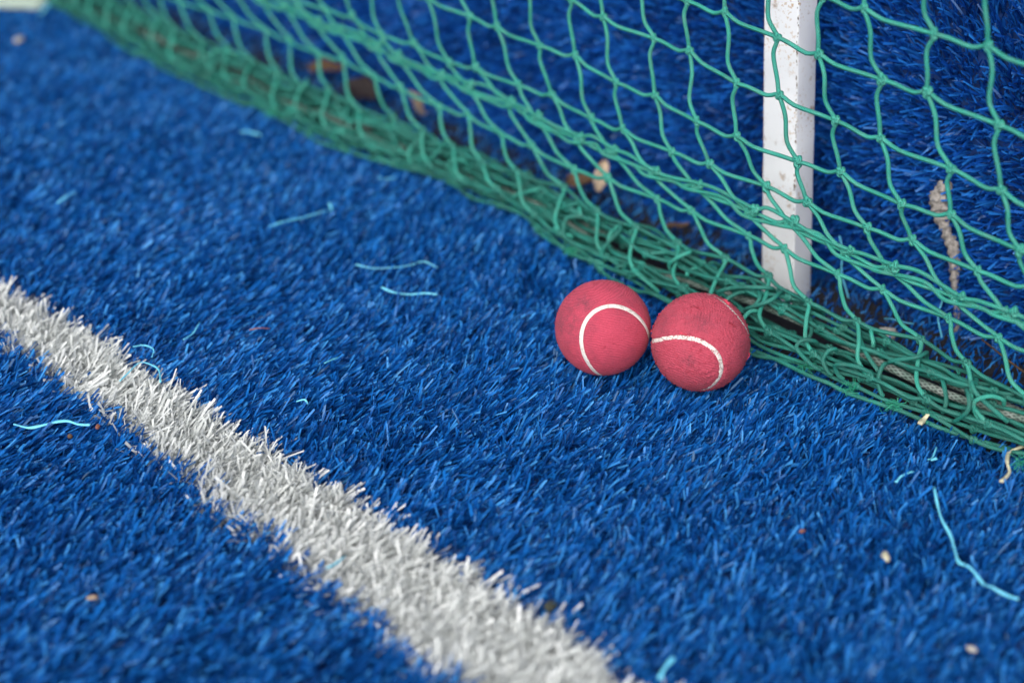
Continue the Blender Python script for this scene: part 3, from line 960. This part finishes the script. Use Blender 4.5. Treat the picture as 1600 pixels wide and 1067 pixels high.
for q, (px, py, an, L, W, li) in enumerate([(-0.12, 0.72, 0.3, 0.008, 0.0028, 0.0013), (0.62, 0.42, -0.7, 0.007, 0.0026, 0.0015), (-0.34, 0.16, 0.1, 0.006, 0.0018, 0.0010), (0.45, 0.84, 0.6, 0.006, 0.0022, 0.0016), (-0.86, 0.50, 1.2, 0.005, 0.002, 0.0016), (-0.97, 0.23, 1.4, 0.005, 0.0022, 0.0018), (0.97, -0.22, 1.4, 0.005, 0.0022, 0.0016), (-0.88, -0.44, 0.9, 0.006, 0.002, 0.0014), (-0.70, -0.69, 0.7, 0.005, 0.002, 0.0013)]):
    flap(toward(px, py), an, L, W, li, 20 + q, b2)

# ------------------------------------------------------------------ loose bits on the turf
def seed_of(path):
    return float(path[0, 0] * 997 % 6.28)

def strip(name, pts, W, mat, label, cat, z=0.0035, arch=0.0, thick=0.0005, group=None):
    pts = np.array(pts, float)
    n_ = len(pts)
    zz = z - 0.0012 + arch * np.sin(np.linspace(0, np.pi, n_)) + rng.normal(0, 0.0011, n_)
    pts[1:-1] += rng.normal(0, 0.0006, (n_ - 2, 2))
    path = catmull(np.column_stack([pts, zz]), 6)
    o0 = path.mean(0); o0[2] = 0
    T = np.gradient(path, axis=0); T /= np.linalg.norm(T, axis=1)[:, None]
    side = np.cross(T, Zv); side /= np.linalg.norm(side, axis=1)[:, None]
    roll = np.cumsum(rng.normal(0, 0.12, len(path)))
    side = side * np.cos(roll)[:, None] + np.cross(T, side) * np.sin(roll)[:, None]
    up = np.cross(side, T)
    hw = W / 2 * (1 + 0.22 * np.sin(np.arange(len(path)) * 0.5 + seed_of(path))) 
    V = np.stack([path - side * hw[:, None] - up * thick / 2, path + side * hw[:, None] - up * thick / 2, path + side * hw[:, None] * 0.9 + up * thick / 2, path - side * hw[:, None] * 0.9 + up * thick / 2], 1)
    m_ = len(path)
    V = V.reshape(-1, 3) - o0
    F = [(i * 4 + j, i * 4 + (j + 1) % 4, (i + 1) * 4 + (j + 1) % 4, (i + 1) * 4 + j) for i in range(m_ - 1) for j in range(4)]
    F += [(0, 3, 2, 1), ((m_ - 1) * 4, (m_ - 1) * 4 + 1, (m_ - 1) * 4 + 2, (m_ - 1) * 4 + 3)]
    o = mesh_obj(name, V, F, mat)
    o.location = o0
    return tag(o, label, cat, group)

GR = 'loose plastic fibres on the turf'
strip('loose_fibre', [(-0.1237, 1.0985), (-0.1087, 1.0952), (-0.0936, 1.0952), (-0.0812, 1.1007), (-0.0703, 1.105), (-0.0588, 1.0985)], 0.0021, M['cyan'], 'long wavy cyan fibre, upper of the pair left of the balls', 'fibre', 0.006, group=GR)
strip('loose_fibre', [(-0.1007, 1.0613), (-0.0924, 1.0541), (-0.0787, 1.0551), (-0.0667, 1.052), (-0.0573, 1.05)], 0.0019, M['cyan'], 'cyan fibre with a bent end, lower of the pair left of the balls', 'fibre', 0.006, group=GR)
strip('loose_fibre', [(-0.2021, 1.1694), (-0.1896, 1.1754), (-0.1747, 1.1852), (-0.1597, 1.1963), (-0.1528, 1.2025), (-0.1573, 1.2152)], 0.0022, M['teal'], 'hooked dull cyan fibre on the blurred turf below the net', 'fibre', 0.006, group=GR)
strip('loose_fibre', [(-0.2559, 1.3724), (-0.2468, 1.3678), (-0.2349, 1.3601)], 0.0022, M['cyan'], 'short blurred cyan fibre near the net, far upper left', 'fibre', 0.006, group=GR)
strip('loose_fibre', [(-0.118, 1.2693), (-0.1108, 1.272), (-0.1034, 1.272)], 0.0020, M['cyan'], 'tiny cyan fibre lying just under the net edge', 'fibre', 0.006, group=GR)
strip('loose_fibre', [(-0.3895, 1.2165), (-0.3834, 1.2229), (-0.3767, 1.2293)], 0.0036, M['cyan'], 'short thick cyan fibre by the left edge above the white line', 'fibre', 0.007, group=GR)
strip('loose_fibre', [(-0.3306, 0.8678), (-0.3209, 0.8663), (-0.3134, 0.8655), (-0.305, 0.8709), (-0.2969, 0.8725), (-0.2889, 0.8694), (-0.28, 0.8678)], 0.0018, M['cyan'], 'long wavy cyan fibre on the turf below the white line', 'fibre', 0.007, group=GR)
strip('loose_fibre', [(-0.2728, 0.925), (-0.2688, 0.9377), (-0.2637, 0.9481), (-0.2543, 0.9464), (-0.2472, 0.9403), (-0.2431, 0.9191)], 0.0014, M['cyan'], 'curled cyan fibre arching over the white line', 'fibre', 0.007, 0.0, group=GR)
strip('loose_fibre', [(-0.2735, 0.9713), (-0.266, 0.9731), (-0.2582, 0.9641), (-0.2566, 0.956)], 0.0009, M['teal'], 'thin curved cyan fibre on the upper edge of the white line', 'fibre', 0.007, group=GR)
strip('loose_fibre', [(-0.2403, 0.9868), (-0.2354, 0.9962), (-0.2317, 1.0076)], 0.0015, M['teal'], 'short slanting cyan fibre above the white line', 'fibre', 0.005, group=GR)
strip('loose_fibre', [(-0.1332, 0.9499), (-0.1279, 0.956), (-0.1246, 0.9605)], 0.0012, M['teal'], 'small faint cyan fibre between white line and balls', 'fibre', 0.005, group=GR)
strip('loose_fibre', [(-0.1473, 0.901), (-0.1425, 0.901), (-0.1389, 0.8961)], 0.0012, M['cyan'], 'tiny crooked cyan fibre close above the white line', 'fibre', 0.006, group=GR)
strip('loose_fibre', [(-0.1934, 0.999), (-0.1864, 0.999), (-0.1791, 1.0009)], 0.0016, M['orange'], 'single short orange fibre on the blue turf', 'fibre', 0.006, group=GR)
strip('loose_fibre', [(0.2418, 0.8059), (0.2482, 0.8114), (0.255, 0.8163)], 0.0019, M['cyan'], 'short straight cyan fibre below the net on the right', 'fibre', 0.006, group=GR)
strip('loose_fibre', [(0.2679, 0.8299), (0.2721, 0.8357), (0.2767, 0.8445)], 0.0010, M['teal'], 'thin upright teal fibre just below the net, right', 'fibre', 0.006, group=GR)
strip('loose_fibre', [(0.2692, 0.8284), (0.2734, 0.8306)], 0.0018, M['cyan'], 'very short cyan fibre beside the thin teal one', 'fibre', 0.006, group=GR)
strip('loose_fibre', [(0.2644, 0.799), (0.262, 0.7802), (0.2616, 0.7652), (0.2613, 0.7494), (0.2628, 0.7321), (0.2626, 0.7249), (0.2667, 0.719), (0.2711, 0.7073), (0.2747, 0.6999), (0.2806, 0.6948), (0.2865, 0.6897)], 0.0017, M['cyan'], 'longest cyan fibre trailing down the lower right turf', 'fibre', 0.0065, group=GR)
strip('loose_fibre', [(0.0783, 0.6264), (0.0822, 0.6323), (0.087, 0.6403)], 0.0028, M['cyan'], 'blurred cyan fibre at the bottom edge beside the white line', 'fibre', 0.007, group=GR)
strip('loose_fibre', [(-0.1082, 0.7196), (-0.103, 0.7237), (-0.098, 0.7297)], 0.0012, M['teal'], 'faint cyan fibre caught in the lower edge of the white line', 'fibre', 0.007, group=GR)
strip('loose_fibre', [(-0.5324, 1.7092), (-0.5307, 1.7361), (-0.5278, 1.7684)], 0.0040, M['cyan'], 'blurred cyan fibre beside the pale scrap, far left corner', 'fibre', 0.008, group=GR)
strip('cord_scrap', [(0.2708, 0.8686), (0.2756, 0.8748), (0.2787, 0.8787), (0.2819, 0.8834)], 0.0032, M['beige'], 'short pale cord scrap lying against the net foot', 'scrap', 0.007, 0, 0.0018)
strip('straw', [(0.340, 0.850), (0.3268, 0.8415), (0.3226, 0.8371), (0.3158, 0.8241), (0.3155, 0.8142), (0.3074, 0.8038)], 0.0021, M['beige'], 'crooked piece of straw at the right edge below the net', 'straw', 0.007, 0, 0.0015)

def lump(name, centre, size, mat, label, cat, seed, sub=10, rough=0.25):
    r2 = np.random.default_rng(seed)
    V, F = sphere_grid(sub, sub * 2)
    k1, k2 = r2.normal(0, 2.2, (2, 3))
    rr = 1 + rough * (np.sin(V @ k1 * 2 + seed) + 0.6 * np.sin(V @ k2 * 4 + 1)) * 0.6 + r2.normal(0, rough * 0.12, len(V))
    V = V * rr[:, None] * np.array(size)
    n_ = sub * 2
    top, bot = len(V), len(V) + 1
    Vt = np.vstack([V, V[:n_].mean(0), V[-n_:].mean(0)])
    F = list(map(tuple, F))
    me = bpy.data.meshes.new(name)
    L0 = len(V) - n_
    fs = F + [(top, j, (j + 1) % n_) for j in range(n_)] + [(bot, L0 + (j + 1) % n_, L0 + j) for j in range(n_)]
    me.from_pydata(Vt.tolist(), [], fs)
    me.materials.append(mat)
    for p in me.polygons: p.use_smooth = True
    o = bpy.data.objects.new(name, me); COL.objects.link(o)
    o.location = centre
    o.rotation_euler = (0, 0, r2.uniform(0, 6))
    return tag(o, label, cat)

lump('paper_crumb', (0.2203, 0.7315, 0.004), (0.0042, 0.0026, 0.0018), M['beige'], 'pale cream crumb on the turf left of the longest fibre', 'crumb', 1)
lump('paper_crumb', (0.2510, 0.6520, 0.003), (0.0030, 0.0022, 0.0018), M['stone'], 'blurred grey crumb near the bottom right corner', 'crumb', 2)
lump('leaf_crumb', (-0.2388, 0.6942, 0.004), (0.0030, 0.0013, 0.0012), M['leaf_tan'], 'tan seed sized crumb near the bottom left', 'crumb', 3)
lump('leaf_crumb', (0.1755, 0.7575, 0.003), (0.0022, 0.0012, 0.0012), M['orange'], 'tiny rusty brown crumb in the lower right turf', 'crumb', 4)
lump('dark_crumb', (0.0222, 0.6905, 0.001), (0.0048, 0.0036, 0.0022), M['darkbit'], 'dark olive crumb beside the lower end of the white line', 'crumb', 5)
lump('leaf_crumb', (-0.2921, 0.8600, 0.003), (0.0018, 0.0016, 0.0014), M['leaf_brown'], 'brown crumb just under the long fibre below the line', 'crumb', 6)
lump('leaf_crumb', (-0.2757, 0.8700, 0.004), (0.0022, 0.0014, 0.0014), M['orange'], 'orange brown crumb at the right end of that wavy fibre', 'crumb', 7)
lump('pebble', (0.2785, 1.003, -0.002), (0.0070, 0.0055, 0.0050), M['stone'], 'pale pebble in the gap between net foot and wall', 'pebble', 8)
lump('leaf_scrap', (-0.5343, 1.6283, 0.004), (0.0080, 0.0045, 0.0020), M['stone'], 'blurred grey scrap on the far left turf', 'scrap', 9)

def leaf(loc, L, W, rot, mat, label, seed, curl=0.25):
    r2 = np.random.default_rng(seed)
    nx, ny = 13, 7
    V, F = [], []
    for i in range(nx):
        x = i / (nx - 1)
        wd = W * math.sin(math.pi * min(1, x * 0.93 + 0.05)) ** 0.7
        for j in range(ny):
            y = (j / (ny - 1) - 0.5)
            z = curl * W * (abs(y) * 2) ** 1.6 * (0.8 + 0.5 * math.sin(x * 7 + seed)) + curl * L * 0.35 * (x - 0.4) ** 2 + r2.normal(0, W * 0.02)
            V.append(((x - 0.5) * L, y * wd * (1 + 0.1 * math.sin(x * 23 + seed)), z))
    F = [(i * ny + j, (i + 1) * ny + j, (i + 1) * ny + j + 1, i * ny + j + 1) for i in range(nx - 1) for j in range(ny - 1)]
    o = mesh_obj('dry_leaf', V, F, mat)
    so = o.modifiers.new('thickness', 'SOLIDIFY'); so.thickness = 0.0004
    o.location = loc; o.rotation_euler = rot
    return tag(o, label, 'leaf')

leaf((0.0765, 1.231, 0.022), 0.028, 0.012, (0.35, -0.8, 1.2), M['leaf_pale'], 'tan dry leaf standing behind the net above the left ball', 1)
leaf((0.060, 1.247, 0.010), 0.028, 0.016, (0.5, -0.2, -0.7), M['leaf_brown'], 'dark brown leaf lying flat behind the net above the left ball', 2)
leaf((-0.0925, 1.4016, 0.020), 0.028, 0.018, (0.6, -0.6, 2.2), M['leaf_tan'], 'blurred orange tan leaf behind the net, upper left', 3)
leaf((-0.150, 1.472, 0.006), 0.046, 0.026, (0.5, 0.1, -0.8), M['leaf_dark'], 'large dark rotten leaf in the gap behind the net', 4)
leaf((-0.190, 1.528, 0.008), 0.040, 0.020, (0.3, 0.1, 0.5), M['leaf_brown'], 'brown leaf farthest along the gap behind the net', 5)
leaf((0.137, 1.170, 0.005), 0.022, 0.006, (0.2, 0.1, 0.4), M['leaf_brown'], 'narrow brown leaf behind the net near the post', 6)

# pale flat scrap in the far corner
V, F = [], []
no = 28
out2 = []
for i in range(no):
    a = 2 * math.pi * i / no
    ex = abs(math.cos(a)) ** 0.55 * math.copysign(1, math.cos(a)); ey = abs(math.sin(a)) ** 0.55 * math.copysign(1, math.sin(a))
    out2.append((0.062 * ex, 0.026 * ey + 0.004 * math.sin(3 * a)))
for (k_, z) in ((1.0, 0.0), (1.0, 0.006), (0.94, 0.008), (0.5, 0.0085)):
    V += [(x * k_, y * k_, z) for x, y in out2]
F = [(r_ * no + i, r_ * no + (i + 1) % no, (r_ + 1) * no + (i + 1) % no, (r_ + 1) * no + i) for r_ in range(3) for i in range(no)]
me = bpy.data.meshes.new('plastic_scrap'); me.from_pydata(V, [], F + [tuple(range(3 * no, 4 * no))]); me.materials.append(M['scrap'])
o = bpy.data.objects.new('plastic_scrap', me); COL.objects.link(o)
o.location = (-0.594, 1.765, 0.001); o.rotation_euler = (0, 0, -0.08)
tag(o, 'pale grey green flat scrap on the turf in the far left corner', 'scrap')

# dried mud streak hanging on the wall, thick above and thin below
mp_ = [(0.531, 0.106), (0.5341, 0.0985), (0.5335, 0.0850), (0.5265, 0.070), (0.5176, 0.0567), (0.5145, 0.0419), (0.5106, 0.0222), (0.5071, 0.0068), (0.5040, -0.009)]
mr_ = [0.0030, 0.0070, 0.0062, 0.0040, 0.0040, 0.0036, 0.0022, 0.0022, 0.0028]
mpt = np.array([P(s, -0.941, h) for s, h in mp_])
mpath = catmull(mpt, 10)
mrad = np.interp(np.linspace(0, 1, len(mpath)), np.linspace(0, 1, len(mr_)), mr_)
mrad = mrad * (1 + 0.14 * np.sin(np.arange(len(mpath)) * 0.37 + 1) + rng.normal(0, 0.03, len(mpath)))
v, f, uv = tube(mpath, mrad, 18)
ctr = np.repeat(mpath, 19, axis=0)
rad_v = v - ctr
bump_ = 0.40 * np.sin(v @ np.array([420., 330, 510])) * np.sin(v @ np.array([-390., 510, 300.])) + 0.20 * np.sin(v @ np.array([900., -1300, 700])) * np.sin(v @ np.array([1500., 900, -600])) + rng.normal(0, 0.05, len(v))
v = ctr + rad_v * (1 + bump_)[:, None]
v = v.reshape(len(mpath), 19, 3); v[:, 18] = v[:, 0]; v = v.reshape(-1, 3)
o0 = mpt[-1]
o = mesh_obj('mud_streak', v - o0, f, M['mud'], None, uv)
o.location = o0
tag(o, 'grey dried mud streak clinging to the turf wall behind the net', 'mud')

# twigs and earth crumbs between net foot and wall, with shade in their colour
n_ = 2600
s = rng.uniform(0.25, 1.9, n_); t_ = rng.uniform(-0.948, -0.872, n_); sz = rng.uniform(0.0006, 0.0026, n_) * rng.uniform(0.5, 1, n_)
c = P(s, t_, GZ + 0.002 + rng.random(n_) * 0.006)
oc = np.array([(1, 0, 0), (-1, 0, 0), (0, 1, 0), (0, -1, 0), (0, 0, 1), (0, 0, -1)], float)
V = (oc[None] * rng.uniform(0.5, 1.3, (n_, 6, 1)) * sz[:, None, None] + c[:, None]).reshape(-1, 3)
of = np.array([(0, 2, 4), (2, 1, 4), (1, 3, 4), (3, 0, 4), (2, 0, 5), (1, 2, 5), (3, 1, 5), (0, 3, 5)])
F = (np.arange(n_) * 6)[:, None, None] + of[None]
sb_s = np.arange(-0.6, 2.6, 0.01); sb_t = np.linspace(-0.956, -0.810, 12)  # dark bed runs on under the heap, standing in for shade in its gaps
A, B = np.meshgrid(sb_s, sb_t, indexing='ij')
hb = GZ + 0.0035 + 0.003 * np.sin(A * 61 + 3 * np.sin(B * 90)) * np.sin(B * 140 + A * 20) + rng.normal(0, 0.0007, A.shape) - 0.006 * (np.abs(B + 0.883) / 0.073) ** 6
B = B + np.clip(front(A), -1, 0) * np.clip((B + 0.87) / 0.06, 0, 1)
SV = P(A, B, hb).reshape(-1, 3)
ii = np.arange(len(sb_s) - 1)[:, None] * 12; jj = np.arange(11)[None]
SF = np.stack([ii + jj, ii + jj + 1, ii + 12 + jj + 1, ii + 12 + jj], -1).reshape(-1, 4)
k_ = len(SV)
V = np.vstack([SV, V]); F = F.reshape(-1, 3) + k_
me = bpy.data.meshes.new('shade_toned_soil')
me.from_pydata(V.tolist(), [], SF.tolist() + F.tolist()); me.materials.append(M['shade_toned_soil'])
o = bpy.data.objects.new('shade_toned_soil', me); COL.objects.link(o)
tag(o, 'earth crumbs on a bed coloured shade-dark, behind and under the net foot', 'shade_toned_soil', None, 'stuff')
strip('twig', [tuple(P(0.47, -0.915, 0)[:2]), tuple(P(0.43, -0.905, 0)[:2]), tuple(P(0.40, -0.900, 0)[:2])], 0.0012, M['leaf_brown'], 'thin brown twig in the dark gap at the right', 'twig', 0.010, 0, 0.001)
for q, (s, t_, h_, ds, dt, dh, lb) in enumerate([
        (0.585, -0.915, 0.0, 0.012, 0.004, 0.050, 'thin upright blue strand right of the post base'),
        (0.545, -0.905, 0.002, -0.030, 0.010, 0.012, 'blue strand sloping from the net foot towards the mud streak'),
        (0.50, -0.912, 0.002, 0.006, 0.002, 0.040, 'upright blue strand left of the mud streak foot')]):
    a = P(s, t_, h_); c = P(s + ds, t_ + dt, h_ + dh)
    pth = catmull(np.array([a, a * 0.6 + c * 0.4 + U * 0.003, a * 0.25 + c * 0.75 - U * 0.001, c]), 6)
    v, f, uv = tube(pth, 0.0007, 6)
    o = mesh_obj('loose_fibre', v - a, f, M['teal'], None, uv); o.location = a
    tag(o, lb, 'fibre', GR)
